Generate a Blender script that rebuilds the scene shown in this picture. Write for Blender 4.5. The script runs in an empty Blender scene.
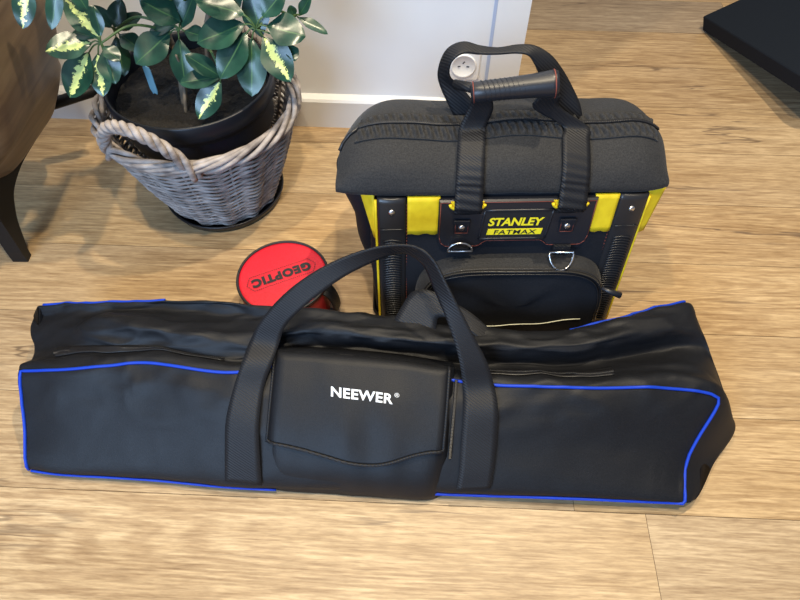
import bpy, bmesh, math, random
from mathutils import Vector, Matrix, noise as mnoise
from mathutils.bvhtree import BVHTree
random.seed(7)
sc = bpy.context.scene
COL = sc.collection
# ------------------------------------------------------------------ camera model
F = 601.0; TH = math.radians(55); CS, SN = math.cos(TH), math.sin(TH); H = 1.0
def ray(px, py):
    a = (px-400)/F; b = (300-py)/F
    return Vector((a, CS + b*SN, -SN + b*CS))
def P(px, py, z=0.0):
    d = ray(px, py); t = (z-H)/d.z
    return Vector((0, 0, H)) + d*t
def PY(px, py, Y):
    d = ray(px, py); return Vector((0, 0, H)) + d*(Y/d.y)
def PX(px, py, X):
    d = ray(px, py); return Vector((0, 0, H)) + d*(X/d.x)
cam_d = bpy.data.cameras.new('camera'); cam = bpy.data.objects.new('camera', cam_d); COL.objects.link(cam)
cam.location = (0, 0, H); cam.rotation_euler = (math.radians(90)-TH, 0, 0)
cam_d.sensor_width = 36; cam_d.lens = 36*F/800; cam_d.clip_start = .02
sc.camera = cam

# ------------------------------------------------------------------ materials
def mat(name, col, rough=.5, metal=0, spec=.5, sheen=0):
    m = bpy.data.materials.new(name); m.use_nodes = True
    b = m.node_tree.nodes['Principled BSDF']
    b.inputs['Base Color'].default_value = (*col, 1); b.inputs['Roughness'].default_value = rough
    b.inputs['Metallic'].default_value = metal; b.inputs['Specular IOR Level'].default_value = spec
    if sheen:
        b.inputs['Sheen Weight'].default_value = sheen; b.inputs['Sheen Roughness'].default_value = .4
    return m
def nd(m, t, **kw):
    n = m.node_tree.nodes.new(t)
    for k, v in kw.items(): setattr(n, k, v)
    return n
def lk(m, a, b): m.node_tree.links.new(a, b)
def bsdf(m): return m.node_tree.nodes['Principled BSDF']
def vary(m, c1, c2, scale=40, stretch=(1, 1, 1), detail=4, lo=.3, hi=.7, bump=0, bscale=None, bdist=.001, coord='Object'):
    tc = nd(m, 'ShaderNodeTexCoord'); mp = nd(m, 'ShaderNodeMapping'); mp.inputs['Scale'].default_value = stretch
    lk(m, tc.outputs[coord], mp.inputs['Vector'])
    n = nd(m, 'ShaderNodeTexNoise'); n.inputs['Scale'].default_value = scale; n.inputs['Detail'].default_value = detail
    lk(m, mp.outputs[0], n.inputs['Vector'])
    r = nd(m, 'ShaderNodeValToRGB'); r.color_ramp.elements[0].position = lo; r.color_ramp.elements[1].position = hi
    r.color_ramp.elements[0].color = (*c1, 1); r.color_ramp.elements[1].color = (*c2, 1)
    lk(m, n.outputs['Fac'], r.inputs['Fac']); lk(m, r.outputs['Color'], bsdf(m).inputs['Base Color'])
    if bump:
        n2 = nd(m, 'ShaderNodeTexNoise'); n2.inputs['Scale'].default_value = bscale or scale; n2.inputs['Detail'].default_value = 3
        lk(m, mp.outputs[0], n2.inputs['Vector'])
        bp = nd(m, 'ShaderNodeBump'); bp.inputs['Strength'].default_value = bump; bp.inputs['Distance'].default_value = bdist
        lk(m, n2.outputs['Fac'], bp.inputs['Height']); lk(m, bp.outputs['Normal'], bsdf(m).inputs['Normal'])
    return m
M = {}
M['nylon'] = vary(mat('black_nylon', (.007, .008, .0105), .52, spec=.30), (.0045, .005, .0068), (.0095, .0100, .0125), 500, bump=.5, bscale=800, bdist=.0006)
M['webbing'] = mat('black_webbing', (.008, .0085, .011), .55, spec=.32)
def weave_bump(m, ax, scale, strength, dist):
    uv = nd(m, 'ShaderNodeTexCoord'); w = nd(m, 'ShaderNodeTexWave', wave_type='BANDS', bands_direction=ax)
    w.inputs['Scale'].default_value = scale
    lk(m, uv.outputs['Object'], w.inputs['Vector'])
    b = nd(m, 'ShaderNodeBump'); b.inputs['Strength'].default_value = strength; b.inputs['Distance'].default_value = dist
    lk(m, w.outputs['Fac'], b.inputs['Height']); lk(m, b.outputs['Normal'], bsdf(m).inputs['Normal'])
weave_bump(M['webbing'], 'DIAGONAL', 95, .45, .0009)
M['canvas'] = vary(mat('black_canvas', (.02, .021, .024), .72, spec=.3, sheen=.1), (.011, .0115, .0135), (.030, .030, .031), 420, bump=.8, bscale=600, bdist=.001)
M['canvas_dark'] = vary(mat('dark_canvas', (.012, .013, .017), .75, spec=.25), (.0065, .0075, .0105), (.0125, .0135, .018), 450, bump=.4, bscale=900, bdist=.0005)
M['rubber'] = mat('black_moulded_rubber', (.014, .015, .02), .38, spec=.5)
M['ribbed'] = mat('black_ribbed_plastic', (.018, .018, .02), .35, spec=.5)
M['blue'] = mat('blue_piping', (.006, .045, .46), .5, spec=.3)
M['zip'] = mat('black_zip', (.012, .012, .014), .4)
M['white_print'] = mat('white_print', (.8, .82, .84), .6)
M['yellow'] = vary(mat('yellow_fabric', (.85, .62, .01), .6), (.80, .56, .008), (.92, .68, .015), 60)
M['yellow_print'] = mat('yellow_print', (.95, .78, .02), .5)
M['black_print'] = mat('black_print', (.01, .01, .012), .6)
M['stitch'] = mat('orange_stitching', (.20, .045, .03), .6)
M['paleline'] = mat('pale_reflective_line', (.65, .65, .5), .4)
M['metal'] = mat('steel', (.75, .75, .76), .28, metal=1)
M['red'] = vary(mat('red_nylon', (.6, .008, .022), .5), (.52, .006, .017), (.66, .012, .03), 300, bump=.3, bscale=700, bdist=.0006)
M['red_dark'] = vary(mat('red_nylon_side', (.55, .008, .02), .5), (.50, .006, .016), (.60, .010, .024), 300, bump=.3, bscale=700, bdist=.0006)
M['wicker'] = vary(mat('greyed_wicker', (.3, .24, .19), .65, spec=.35), (.15, .125, .115), (.46, .41, .38), 30, stretch=(1, 1, 3), bump=.3, bscale=260, bdist=.0008)
M['potplastic'] = mat('dark_pot_plastic', (.004, .006, .011), .42, spec=.4)
M['saucer'] = mat('black_saucer_plastic', (.012, .012, .014), .35)
M['soil'] = vary(mat('dark_soil', (.01, .008, .007), .9), (.0025, .0022, .0022), (.011, .009, .008), 160, bump=1, bscale=130, bdist=.006)
M['bark'] = vary(mat('stem_bark', (.16, .12, .08), .8), (.09, .065, .045), (.24, .19, .13), 90, stretch=(1, 1, .3), bump=.6, bscale=120, bdist=.002)
M['petiole'] = mat('green_petiole', (.07, .13, .04), .5)
M['tag'] = mat('pale_blue_plastic', (.25, .50, .62), .4)
M['blackmetal'] = mat('black_painted_metal', (.005, .005, .006), .5, spec=.3)
M['foam'] = vary(mat('black_foam', (.006, .009, .015), .85, spec=.2), (.005, .008, .0135), (.008, .0115, .018), 500, bump=.3, bscale=500, bdist=.0006)
M['wall'] = vary(mat('white_wall_paint', (.74, .75, .77), .55), (.72, .73, .755), (.76, .77, .785), 6, bump=.08, bscale=350, bdist=.0005)
M['trim'] = mat('white_gloss_trim', (.66, .66, .66), .35)
M['groove'] = mat('daylight_tinted_strip', (.40, .48, .66), .45)  # bluish daylight caught by the wall edge is put into this colour
M['outlet'] = mat('white_socket_plastic', (.82, .82, .82), .3)
M['slot'] = mat('socket_slot', (.01, .01, .01), .6)
# leaves
def leafmat(name, varieg):
    m = mat(name, (.02, .08, .03), .28, spec=.55)
    uv = nd(m, 'ShaderNodeUVMap'); uv.uv_map = 'UVMap'
    sx = nd(m, 'ShaderNodeSeparateXYZ'); lk(m, uv.outputs[0], sx.inputs[0])
    tc = nd(m, 'ShaderNodeTexCoord')
    n = nd(m, 'ShaderNodeTexNoise'); n.inputs['Scale'].default_value = 35; n.inputs['Detail'].default_value = 4; lk(m, tc.outputs['Object'], n.inputs['Vector'])
    r = nd(m, 'ShaderNodeValToRGB'); r.color_ramp.elements[0].color = (.006, .032, .022, 1); r.color_ramp.elements[1].color = (.020, .075, .045, 1)
    r.color_ramp.elements[0].position = .3; r.color_ramp.elements[1].position = .7; lk(m, n.outputs['Fac'], r.inputs['Fac'])
    # |v| distance from midrib ; pale midrib
    sb = nd(m, 'ShaderNodeMath', operation='SUBTRACT'); lk(m, sx.outputs['Y'], sb.inputs[0]); sb.inputs[1].default_value = .5
    ab = nd(m, 'ShaderNodeMath', operation='ABSOLUTE'); lk(m, sb.outputs[0], ab.inputs[0])
    mr = nd(m, 'ShaderNodeMath', operation='LESS_THAN'); lk(m, ab.outputs[0], mr.inputs[0]); mr.inputs[1].default_value = .022
    mx = nd(m, 'ShaderNodeMixRGB'); lk(m, r.outputs['Color'], mx.inputs[1]); mx.inputs[2].default_value = (.07, .16, .06, 1)
    sc1 = nd(m, 'ShaderNodeMath', operation='MULTIPLY'); sc1.inputs[1].default_value = .7; lk(m, mr.outputs[0], sc1.inputs[0]); lk(m, sc1.outputs[0], mx.inputs[0])
    out = mx.outputs[0]
    if varieg:
        mp = nd(m, 'ShaderNodeMapping'); mp.inputs['Scale'].default_value = (9, 3.5, 1); lk(m, uv.outputs[0], mp.inputs['Vector'])
        oi = nd(m, 'ShaderNodeTexNoise'); oi.inputs['Scale'].default_value = 1.3; oi.inputs['Detail'].default_value = 5; oi.inputs['Roughness'].default_value = .7
        ad = nd(m, 'ShaderNodeVectorMath', operation='ADD'); lk(m, mp.outputs[0], ad.inputs[0])
        tcs = nd(m, 'ShaderNodeVectorMath', operation='SCALE'); tcs.inputs['Scale'].default_value = 30; lk(m, tc.outputs['Object'], tcs.inputs[0])
        lk(m, tcs.outputs[0], ad.inputs[1]); lk(m, ad.outputs[0], oi.inputs['Vector'])
        a1 = nd(m, 'ShaderNodeMath', operation='MULTIPLY'); a1.inputs[1].default_value = 1.25; lk(m, ab.outputs[0], a1.inputs[0])
        a2 = nd(m, 'ShaderNodeMath', operation='SUBTRACT'); lk(m, oi.outputs['Fac'], a2.inputs[0]); lk(m, a1.outputs[0], a2.inputs[1])
        # fade towards the tip
        a3 = nd(m, 'ShaderNodeMath', operation='MULTIPLY'); a3.inputs[1].default_value = .10; lk(m, sx.outputs['X'], a3.inputs[0])
        a4 = nd(m, 'ShaderNodeMath', operation='SUBTRACT'); lk(m, a2.outputs[0], a4.inputs[0]); lk(m, a3.outputs[0], a4.inputs[1])
        g = nd(m, 'ShaderNodeMath', operation='GREATER_THAN'); g.inputs[1].default_value = .29; lk(m, a4.outputs[0], g.inputs[0])
        m2 = nd(m, 'ShaderNodeMixRGB'); lk(m, g.outputs[0], m2.inputs[0]); lk(m, out, m2.inputs[1]); m2.inputs[2].default_value = (.60, .68, .24, 1)
        out = m2.outputs[0]
    lk(m, out, bsdf(m).inputs['Base Color'])
    return m
M['leaf'] = leafmat('glossy_green_leaf', False); M['leafv'] = leafmat('variegated_leaf', True)
# brown wood of the furniture piece
def wood_brown():
    m = mat('brown_wood', (.1, .055, .03), .42, spec=.4)
    tc = nd(m, 'ShaderNodeTexCoord'); mp = nd(m, 'ShaderNodeMapping'); mp.inputs['Scale'].default_value = (3, 2.2, 22); mp.inputs['Rotation'].default_value = (.5, 0, 0)
    lk(m, tc.outputs['Object'], mp.inputs['Vector'])
    n = nd(m, 'ShaderNodeTexNoise'); n.inputs['Scale'].default_value = 2; n.inputs['Detail'].default_value = 8; n.inputs['Distortion'].default_value = .6
    lk(m, mp.outputs[0], n.inputs['Vector'])
    r = nd(m, 'ShaderNodeValToRGB'); r.color_ramp.elements[0].position = .3; r.color_ramp.elements[1].position = .72
    r.color_ramp.elements[0].color = (.095, .060, .034, 1); r.color_ramp.elements[1].color = (.20, .135, .080, 1)
    lk(m, n.outputs['Fac'], r.inputs['Fac']); lk(m, r.outputs[0], bsdf(m).inputs['Base Color'])
    return m
M['wood'] = wood_brown()
FYAW = -math.atan(.042)
def floor_mat():
    m = mat('oak_planks', (.4, .27, .14), .42, spec=.38)
    tc = nd(m, 'ShaderNodeTexCoord'); at = nd(m, 'ShaderNodeAttribute'); at.attribute_name = 'plank'
    mul = nd(m, 'ShaderNodeVectorMath', operation='SCALE'); mul.inputs['Scale'].default_value = 1
    cmb = nd(m, 'ShaderNodeCombineXYZ')
    for i, k in enumerate((37.0, 11.0, 53.0)):
        mm = nd(m, 'ShaderNodeMath', operation='MULTIPLY'); mm.inputs[1].default_value = k; lk(m, at.outputs['Fac'], mm.inputs[0]); lk(m, mm.outputs[0], cmb.inputs[i])
    ad = nd(m, 'ShaderNodeVectorMath', operation='ADD'); lk(m, tc.outputs['Object'], ad.inputs[0]); lk(m, cmb.outputs[0], ad.inputs[1])
    def sn(scale, det, rough=.55, dist=0):
        mp = nd(m, 'ShaderNodeMapping'); mp.inputs['Scale'].default_value = scale; lk(m, ad.outputs[0], mp.inputs['Vector'])
        n = nd(m, 'ShaderNodeTexNoise'); n.inputs['Scale'].default_value = 1; n.inputs['Detail'].default_value = det
        n.inputs['Roughness'].default_value = rough; n.inputs['Distortion'].default_value = dist
        lk(m, mp.outputs[0], n.inputs['Vector']); return n.outputs['Fac']
    def math_(op, a, b):
        n = nd(m, 'ShaderNodeMath', operation=op)
        for i, x in enumerate((a, b)):
            if isinstance(x, (int, float)): n.inputs[i].default_value = x
            else: lk(m, x, n.inputs[i])
        return n.outputs[0]
    def ramp(x, a, b, c0=(0, 0, 0), c1=(1, 1, 1)):
        r = nd(m, 'ShaderNodeValToRGB'); r.color_ramp.elements[0].position = a; r.color_ramp.elements[1].position = b
        r.color_ramp.elements[0].color = (*c0, 1); r.color_ramp.elements[1].color = (*c1, 1); lk(m, x, r.inputs['Fac']); return r.outputs[0]
    def mix(f, a, b, t='MIX'):
        n = nd(m, 'ShaderNodeMixRGB', blend_type=t)
        for i, x in enumerate((f, a, b)):
            if isinstance(x, float): n.inputs[i].default_value = x
            elif isinstance(x, tuple): n.inputs[i].default_value = (*x, 1)
            else: lk(m, x, n.inputs[i])
        return n.outputs[0]
    broad = sn((1.3, 9, 1), 4, .55, .4)
    fine = sn((11, 210, 1), 4, .6); pores = sn((38, 330, 1), 3, .6)
    mid = sn((4.5, 62, 1), 5, .62, .5)
    base = ramp(broad, .3, .72, (.55, .385, .20), (.72, .54, .315))
    base = mix(.55, base, ramp(mid, .32, .68, (.58, .50, .40), (1, 1, 1)), 'MULTIPLY')
    base = mix(.62, base, ramp(fine, .32, .62, (.45, .37, .29), (1, 1, 1)), 'MULTIPLY')
    base = mix(.4, base, ramp(pores, .36, .6, (.50, .42, .34), (1.06, 1.04, 1.0)), 'MULTIPLY')
    # cathedral rings
    mp = nd(m, 'ShaderNodeMapping'); mp.inputs['Scale'].default_value = (.9, 10, 1); lk(m, ad.outputs[0], mp.inputs['Vector'])
    n0 = nd(m, 'ShaderNodeTexNoise'); n0.inputs['Scale'].default_value = 1; n0.inputs['Detail'].default_value = 1.5; n0.inputs['Distortion'].default_value = .25; lk(m, mp.outputs[0], n0.inputs['Vector'])
    rg = math_('SINE', math_('MULTIPLY', n0.outputs['Fac'], 190.0), 0)
    rg = math_('ADD', math_('MULTIPLY', rg, .5), .5)
    rmask = ramp(sn((.9, 4, 1), 2), .45, .62)
    base = mix(math_('MULTIPLY', rmask, .4), base, mix(1.0, base, ramp(rg, .15, .8, (.55, .46, .38), (1, 1, 1)), 'MULTIPLY'))
    # dark grain cracks: thin contours of a stretched noise, only here and there
    ck = sn((1.5, 17, 1), 4, .55, .3)
    line = ramp(math_('ABSOLUTE', math_('SUBTRACT', ck, .5), 0), .004, .016, (1, 1, 1), (0, 0, 0))
    msk = ramp(sn((1.7, 7, 3), 2), .555, .64)
    base = mix(math_('MULTIPLY', math_('MULTIPLY', line, msk), .75), base, (.12, .075, .045))
    # knots
    vmp = nd(m, 'ShaderNodeMapping'); vmp.inputs['Scale'].default_value = (1.6, 4.2, 1); lk(m, ad.outputs[0], vmp.inputs['Vector'])
    vo = nd(m, 'ShaderNodeTexVoronoi'); vo.inputs['Scale'].default_value = 1.2; lk(m, vmp.outputs[0], vo.inputs['Vector'])
    kn = ramp(math_('ADD', vo.outputs['Distance'], math_('MULTIPLY', mid, .05)), .045, .085, (1, 1, 1), (0, 0, 0))
    base = mix(math_('MULTIPLY', kn, .5), base, (.15, .09, .05))
    # plank to plank tone
    hs = nd(m, 'ShaderNodeHueSaturation')
    tn = nd(m, 'ShaderNodeAttribute'); tn.attribute_name = 'tone'
    lk(m, tn.outputs['Fac'], hs.inputs['Value'])
    lk(m, math_('ADD', math_('MULTIPLY', tn.outputs['Fac'], .7), .26), hs.inputs['Saturation'])
    lk(m, base, hs.inputs['Color']); lk(m, hs.outputs[0], bsdf(m).inputs['Base Color'])
    bp = nd(m, 'ShaderNodeBump'); bp.inputs['Strength'].default_value = .25; bp.inputs['Distance'].default_value = .0008
    lk(m, fine, bp.inputs['Height']); lk(m, bp.outputs[0], bsdf(m).inputs['Normal'])
    return m
M['floor'] = floor_mat()
M['seam'] = mat('plank_gap', (.10, .06, .03), .8)

# ------------------------------------------------------------------ mesh helpers
class MB:
    def __init__(s): s.v = []; s.f = []; s.mi = []; s.uv = {}; s.sm = []
    def add(s, verts, faces, mi=0, uvs=None, smooth=True):
        o = len(s.v); s.v += [Vector(p) for p in verts]
        for k, f in enumerate(faces):
            s.f.append(tuple(i+o for i in f)); s.mi.append(mi); s.sm.append(smooth)
        if uvs:
            for i, u in enumerate(uvs): s.uv[o+i] = u
        return s
    def grid(s, rows, close_u=False, close_v=False, mi=0, uvs=None, smooth=True, flip=False):
        nr, nc = len(rows), len(rows[0]); fs = []
        for i in range(nr if close_u else nr-1):
            for j in range(nc if close_v else nc-1):
                a, b, c, d = i*nc+j, i*nc+(j+1) % nc, ((i+1) % nr)*nc+(j+1) % nc, ((i+1) % nr)*nc+j
                fs.append((a, d, c, b) if flip else (a, b, c, d))
        return s.add([p for r in rows for p in r], fs, mi, uvs, smooth)
    def fan(s, ring, centre=None, flip=False, mi=0, smooth=True):
        c = centre or sum(ring, Vector())/len(ring); n = len(ring)
        return s.add(list(ring)+[c], [((i+1) % n, i, n) if flip else (i, (i+1) % n, n) for i in range(n)], mi, None, smooth)
    def tube(s, pts, r, n=8, closed=False, mi=0, cap=True):
        pts = [Vector(p) for p in pts]; N = len(pts)
        rr = r if callable(r) else (lambda t: r)
        rows = []; up = None
        for i, p in enumerate(pts):
            a = pts[(i-1) % N] if (closed or i) else p; b = pts[(i+1) % N] if (closed or i < N-1) else p
            t = (b-a).normalized()
            if up is None:
                up = Vector((0, 0, 1)) if abs(t.z) < .9 else Vector((0, 1, 0))
            up = (up - t*up.dot(t)).normalized(); sd = t.cross(up)
            R = rr(i/max(1, N-1))
            rows.append([p + (up*math.cos(2*math.pi*k/n) + sd*math.sin(2*math.pi*k/n))*R for k in range(n)])
        s.grid(rows, close_u=closed, close_v=True, mi=mi)
        if cap and not closed: s.fan(rows[0], flip=True, mi=mi); s.fan(rows[-1], mi=mi)
        return s
    def box(s, c, size, rot=None, mi=0, bev=0):
        bm = bmesh.new(); bmesh.ops.create_cube(bm, size=1)
        for v in bm.verts: v.co = Vector((v.co.x*size[0], v.co.y*size[1], v.co.z*size[2]))
        if bev: bmesh.ops.bevel(bm, geom=bm.edges[:], offset=bev, segments=2, affect='EDGES', profile=.6)
        R = rot or Matrix.Identity(3); c = Vector(c)
        bm.verts.index_update()
        s.add([R @ v.co + c for v in bm.verts], [[v.index for v in f.verts] for f in bm.faces], mi, None, False); bm.free(); return s
    def prism(s, poly, fn, d0, d1, mi=0, bev=0):
        """poly: 2-D outline; fn(a,b,d) -> point; extruded from depth d0 to d1 (front), with a small front bevel"""
        n = len(poly); cx = sum(p[0] for p in poly)/n; cy = sum(p[1] for p in poly)/n
        def inset(k):
            if not k: return poly
            out = []
            for i in range(n):
                a = Vector(poly[i-1]); b = Vector(poly[i]); c = Vector(poly[(i+1) % n])
                n1 = (b-a).normalized(); n2 = (c-b).normalized()
                m = Vector((-(n1.y+n2.y), n1.x+n2.x))
                m = m/ max(.3, m.length) if m.length > 1e-6 else Vector((0, 0))
                out.append(tuple(b + m*k))
            return out
        rows = [[fn(*p, d0) for p in poly], [fn(*p, d1-bev) for p in poly]]
        if bev: rows.append([fn(*p, d1) for p in inset(bev)])
        s.grid(rows, close_v=True, mi=mi, smooth=False)
        s.add(rows[-1], [tuple(range(n))], mi, None, False); s.add(rows[0], [tuple(range(n))[::-1]], mi, None, False)
        return s
    def ribbon(s, L, R, th=.002, mi=0, nacross=4, sub=8, bow=0, rip=0):
        """strap through the edge pairs L[i], R[i]; both faces and both edges"""
        L = crom(L, sub); R = crom(R, sub); n = len(L); top = []; bot = []
        for i in range(n):
            t = (L[min(i+1, n-1)]+R[min(i+1, n-1)] - L[max(i-1, 0)]-R[max(i-1, 0)]).normalized()
            w = (R[i]-L[i]); nn = w.cross(t)
            nn = nn.normalized() if nn.length > 1e-9 else Vector((0, 0, 1))
            top.append([L[i].lerp(R[i], k/nacross) + nn*(th/2 + rip*(1+math.sin(i*1.35+k*.55))*max(0, 1-i/(n*.62))) for k in range(nacross+1)])
            bot.append([L[i].lerp(R[i], k/nacross) - nn*(th/2) for k in range(nacross+1)])
        s.grid([a + b[::-1] for a, b in zip(top, bot)], close_v=True, mi=mi)
        for e in (0, -1): s.add(top[e]+bot[e][::-1], [tuple(range(2*nacross+2))], mi)
        return s
    def build(s, name, mats, parent=None, loc=None):
        me = bpy.data.meshes.new(name); o = bpy.data.objects.new(name, me); COL.objects.link(o)
        org = Vector(loc) if loc is not None else (wloc(parent) if parent else Vector())
        me.from_pydata([v-org for v in s.v], [], s.f)
        for m in (mats if isinstance(mats, (list, tuple)) else [mats]): me.materials.append(m)
        me.polygons.foreach_set('material_index', s.mi); me.polygons.foreach_set('use_smooth', s.sm)
        if s.uv:
            u = me.uv_layers.new(name='UVMap')
            for l in me.loops: u.data[l.index].uv = s.uv.get(l.vertex_index, (0, 0))
        bm = bmesh.new(); bm.from_mesh(me); bmesh.ops.remove_doubles(bm, verts=bm.verts, dist=1e-6)
        bmesh.ops.recalc_face_normals(bm, faces=bm.faces); bm.to_mesh(me); bm.free(); me.update()
        if parent: o.parent = parent
        elif loc is not None: o.location = org
        return o
def wloc(o):
    p = Vector(o.location)
    while o.parent: o = o.parent; p += Vector(o.location)
    return p
def crom(pts, sub=8, closed=False):
    pts = [Vector(p) for p in pts]; n = len(pts); out = []
    if sub <= 1: return pts
    for i in range(n if closed else n-1):
        if closed: a, b, c, d = pts[i-1], pts[i], pts[(i+1) % n], pts[(i+2) % n]
        else:
            b, c = pts[i], pts[i+1]
            a = pts[i-1] if i else b*2-c; d = pts[i+2] if i+2 < n else c*2-b
        for k in range(sub):
            t = k/sub
            out.append(.5*((2*b) + (c-a)*t + (2*a-5*b+4*c-d)*t*t + (3*b-a-3*c+d)*t**3))
    if not closed: out.append(pts[-1])
    return out
def tag(o, label=None, cat=None, group=None, kind=None):
    if label: o['label'] = label
    if cat: o['category'] = cat
    if group: o['group'] = group
    if kind: o['kind'] = kind
    return o
def empty(name, loc, label, cat, group=None):
    o = bpy.data.objects.new(name, None); COL.objects.link(o); o.location = loc; o.empty_display_size = .05
    return tag(o, label, cat, group)
def text_mb(txt, fn, size=1.0, shear=0, offset=0, width=None, align='CENTER', spacing=1.0, mi=0, thick=0):
    """mesh of a line of lettering; fn(a,b) maps text-plane coordinates onto the surface"""
    cu = bpy.data.curves.new('lettering', 'FONT'); cu.body = txt; cu.size = size; cu.shear = shear; cu.offset = offset
    cu.align_x = align; cu.align_y = 'CENTER'; cu.space_character = spacing; cu.resolution_u = 4
    o = bpy.data.objects.new('lettering', cu); COL.objects.link(o)
    dg = bpy.context.evaluated_depsgraph_get(); me = bpy.data.meshes.new_from_object(o.evaluated_get(dg))
    xs = [v.co.x for v in me.vertices]; ys = [v.co.y for v in me.vertices]
    cx, cy = (min(xs)+max(xs))/2, (min(ys)+max(ys))/2
    k = (width/(max(xs)-min(xs))) if width else 1
    h = max(ys)-min(ys)
    mb = MB()
    bm = bmesh.new(); bm.from_mesh(me); bmesh.ops.triangulate(bm, faces=bm.faces)
    bmesh.ops.subdivide_edges(bm, edges=bm.edges, cuts=1); bm.verts.index_update()
    mb.add([fn((v.co.x-cx)*k, (v.co.y-cy)*k) for v in bm.verts], [[v.index for v in f.verts] for f in bm.faces], mi, None, False)
    bm.free(); bpy.data.objects.remove(o); bpy.data.curves.remove(cu); bpy.data.meshes.remove(me)
    return mb
def nz(p, s, seed=0): return mnoise.noise(Vector(p)*s + Vector((seed*17.3, seed*5.1, seed*9.7)))
def smooth01(t): t = max(0, min(1, t)); return t*t*(3-2*t)

# ------------------------------------------------------------------ the room
def build_floor():
    R = Matrix.Rotation(FYAW, 3, 'Z'); me = bpy.data.meshes.new('floor'); o = bpy.data.objects.new('floor', me); COL.objects.link(o)
    W = .1754; V0 = .292; vs = []; fs = []; pr = []; mi = []; tone = []
    k = 0; g = .0004; rnd = random.Random(5)
    ends = {-1: .387, 8: .92}
    for r in range(-9, 22):
        v = V0 + r*W
        e = ends.get(r, rnd.uniform(-.02, .32))
        L = 1.9; u = e - 3*L
        while u < 3.4:
            a, b = max(u, -2.6), min(u+L, 3.4)
            if b > a:
                x0, x1, y0, y1 = a+g, b-g, v+g*1.2, v+W-g*1.2
                n = len(vs); vs += [(x0, y0, 0), (x1, y0, 0), (x1, y1, 0), (x0, y1, 0)]
                fs.append((n, n+1, n+2, n+3)); pr.append(rnd.random()); mi.append(0); tone.append(.74 if (r == 8 and b < 1.2) else .90 + .17*rnd.random())
            u += L
    n = len(vs); vs += [(-2.6, V0-9*W, -.0012), (3.4, V0-9*W, -.0012), (3.4, V0+22*W, -.0012), (-2.6, V0+22*W, -.0012)]
    fs.append((n, n+1, n+2, n+3)); pr.append(0); mi.append(1); tone.append(1)
    me.from_pydata(vs, [], fs); me.materials.append(M['floor']); me.materials.append(M['seam'])
    a = me.attributes.new('plank', 'FLOAT', 'FACE'); a.data.foreach_set('value', pr)
    a = me.attributes.new('tone', 'FLOAT', 'FACE'); a.data.foreach_set('value', tone)
    me.polygons.foreach_set('material_index', mi)
    o.rotation_euler = (0, 0, FYAW); tag(o, kind='structure'); return o
build_floor()
WS = -.05     # slope of the wall's plan line
def wallpt(x, off, z): return Vector((x, 1.2275 + WS*x + off, z))   # off: 0 = front of the skirting
def wbox(mb, x0, x1, o0, o1, z0, z1):
    c = [wallpt(x, o, z) for z in (z0, z1) for (x, o) in ((x0, o0), (x1, o0), (x1, o1), (x0, o1))]
    mb.add(c, [(0, 3, 2, 1), (4, 5, 6, 7), (0, 1, 5, 4), (1, 2, 6, 5), (2, 3, 7, 6), (3, 0, 4, 7)], 0, None, False)
b = MB(); wbox(b, -2.4, .2, .018, .14, 0, 2.5); tag(b.build('wall_back', M['wall']), kind='structure')
b = MB(); wbox(b, .204, .276, .018, .14, 0, 2.5); tag(b.build('trim_1', M['wall']), kind='structure')
b = MB(); wbox(b, .1985, .2055, .0165, .13, .0, 2.5); tag(b.build('trim_2', M['groove']), kind='structure')
b = MB()
prof = [(0.0, 0.0), (0.0, .074), (.004, .080), (.018, .087), (.02, .087), (.02, 0)]
rows = [[wallpt(x, o, z) for o, z in prof] for x in (-2.4, .276)]
b.grid(rows, close_v=True, smooth=False); b.fan(rows[0], smooth=False); b.fan(rows[1], flip=True, smooth=False)
tag(b.build('baseboard_back', M['trim']), kind='structure')

# socket
def socket():
    c = wallpt(.146, .018, .178); t = Vector((1, WS, 0)).normalized(); n = Vector((WS, -1, 0)).normalized(); up = Vector((0, 0, 1))
    fn = lambda a, b, d: c + t*a + up*b + n*d
    root = empty('power_socket', c, 'white round power socket low on the wall behind the tool bag handles', 'socket')
    def rr(w, h, r, k=5):
        out = []
        for cx, cy, a0 in ((w-r, h-r, 0), (-w+r, h-r, 90), (-w+r, -h+r, 180), (w-r, -h+r, 270)):
            for i in range(k+1):
                a = math.radians(a0 + 90*i/k); out.append((cx+r*math.cos(a), cy+r*math.sin(a)))
        return out
    b = MB(); b.prism(rr(.037, .037, .007), fn, 0, .006, bev=.0015); b.build('plate', M['outlet'], root)
    b = MB(); ring = lambda r, d: [fn(r*math.cos(a), r*math.sin(a), d) for a in [2*math.pi*i/40 for i in range(40)]]
    b.grid([ring(.029, .006), ring(.0285, .0095), ring(.0265, .010), ring(.025, .0078)], close_v=True); b.fan(ring(.025, .0078)); ins = b.build('socket_face', M['outlet'], root)
    b = MB()
    for a, bb, ang in ((-.010, -.001, 8), (.010, -.001, -8), (0, .009, 50)):
        R = math.radians(ang); dx, dy = Vector((math.cos(R), math.sin(R))), Vector((-math.sin(R), math.cos(R)))
        pl = [tuple(Vector((a, bb)) + dx*sx*.0032 + dy*sy*.0013) for sx, sy in ((-1, -1), (1, -1), (1, 1), (-1, 1))]
        b.prism(pl, fn, .0075, .0084)
    b.build('slots', M['slot'], ins)
socket()

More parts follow.
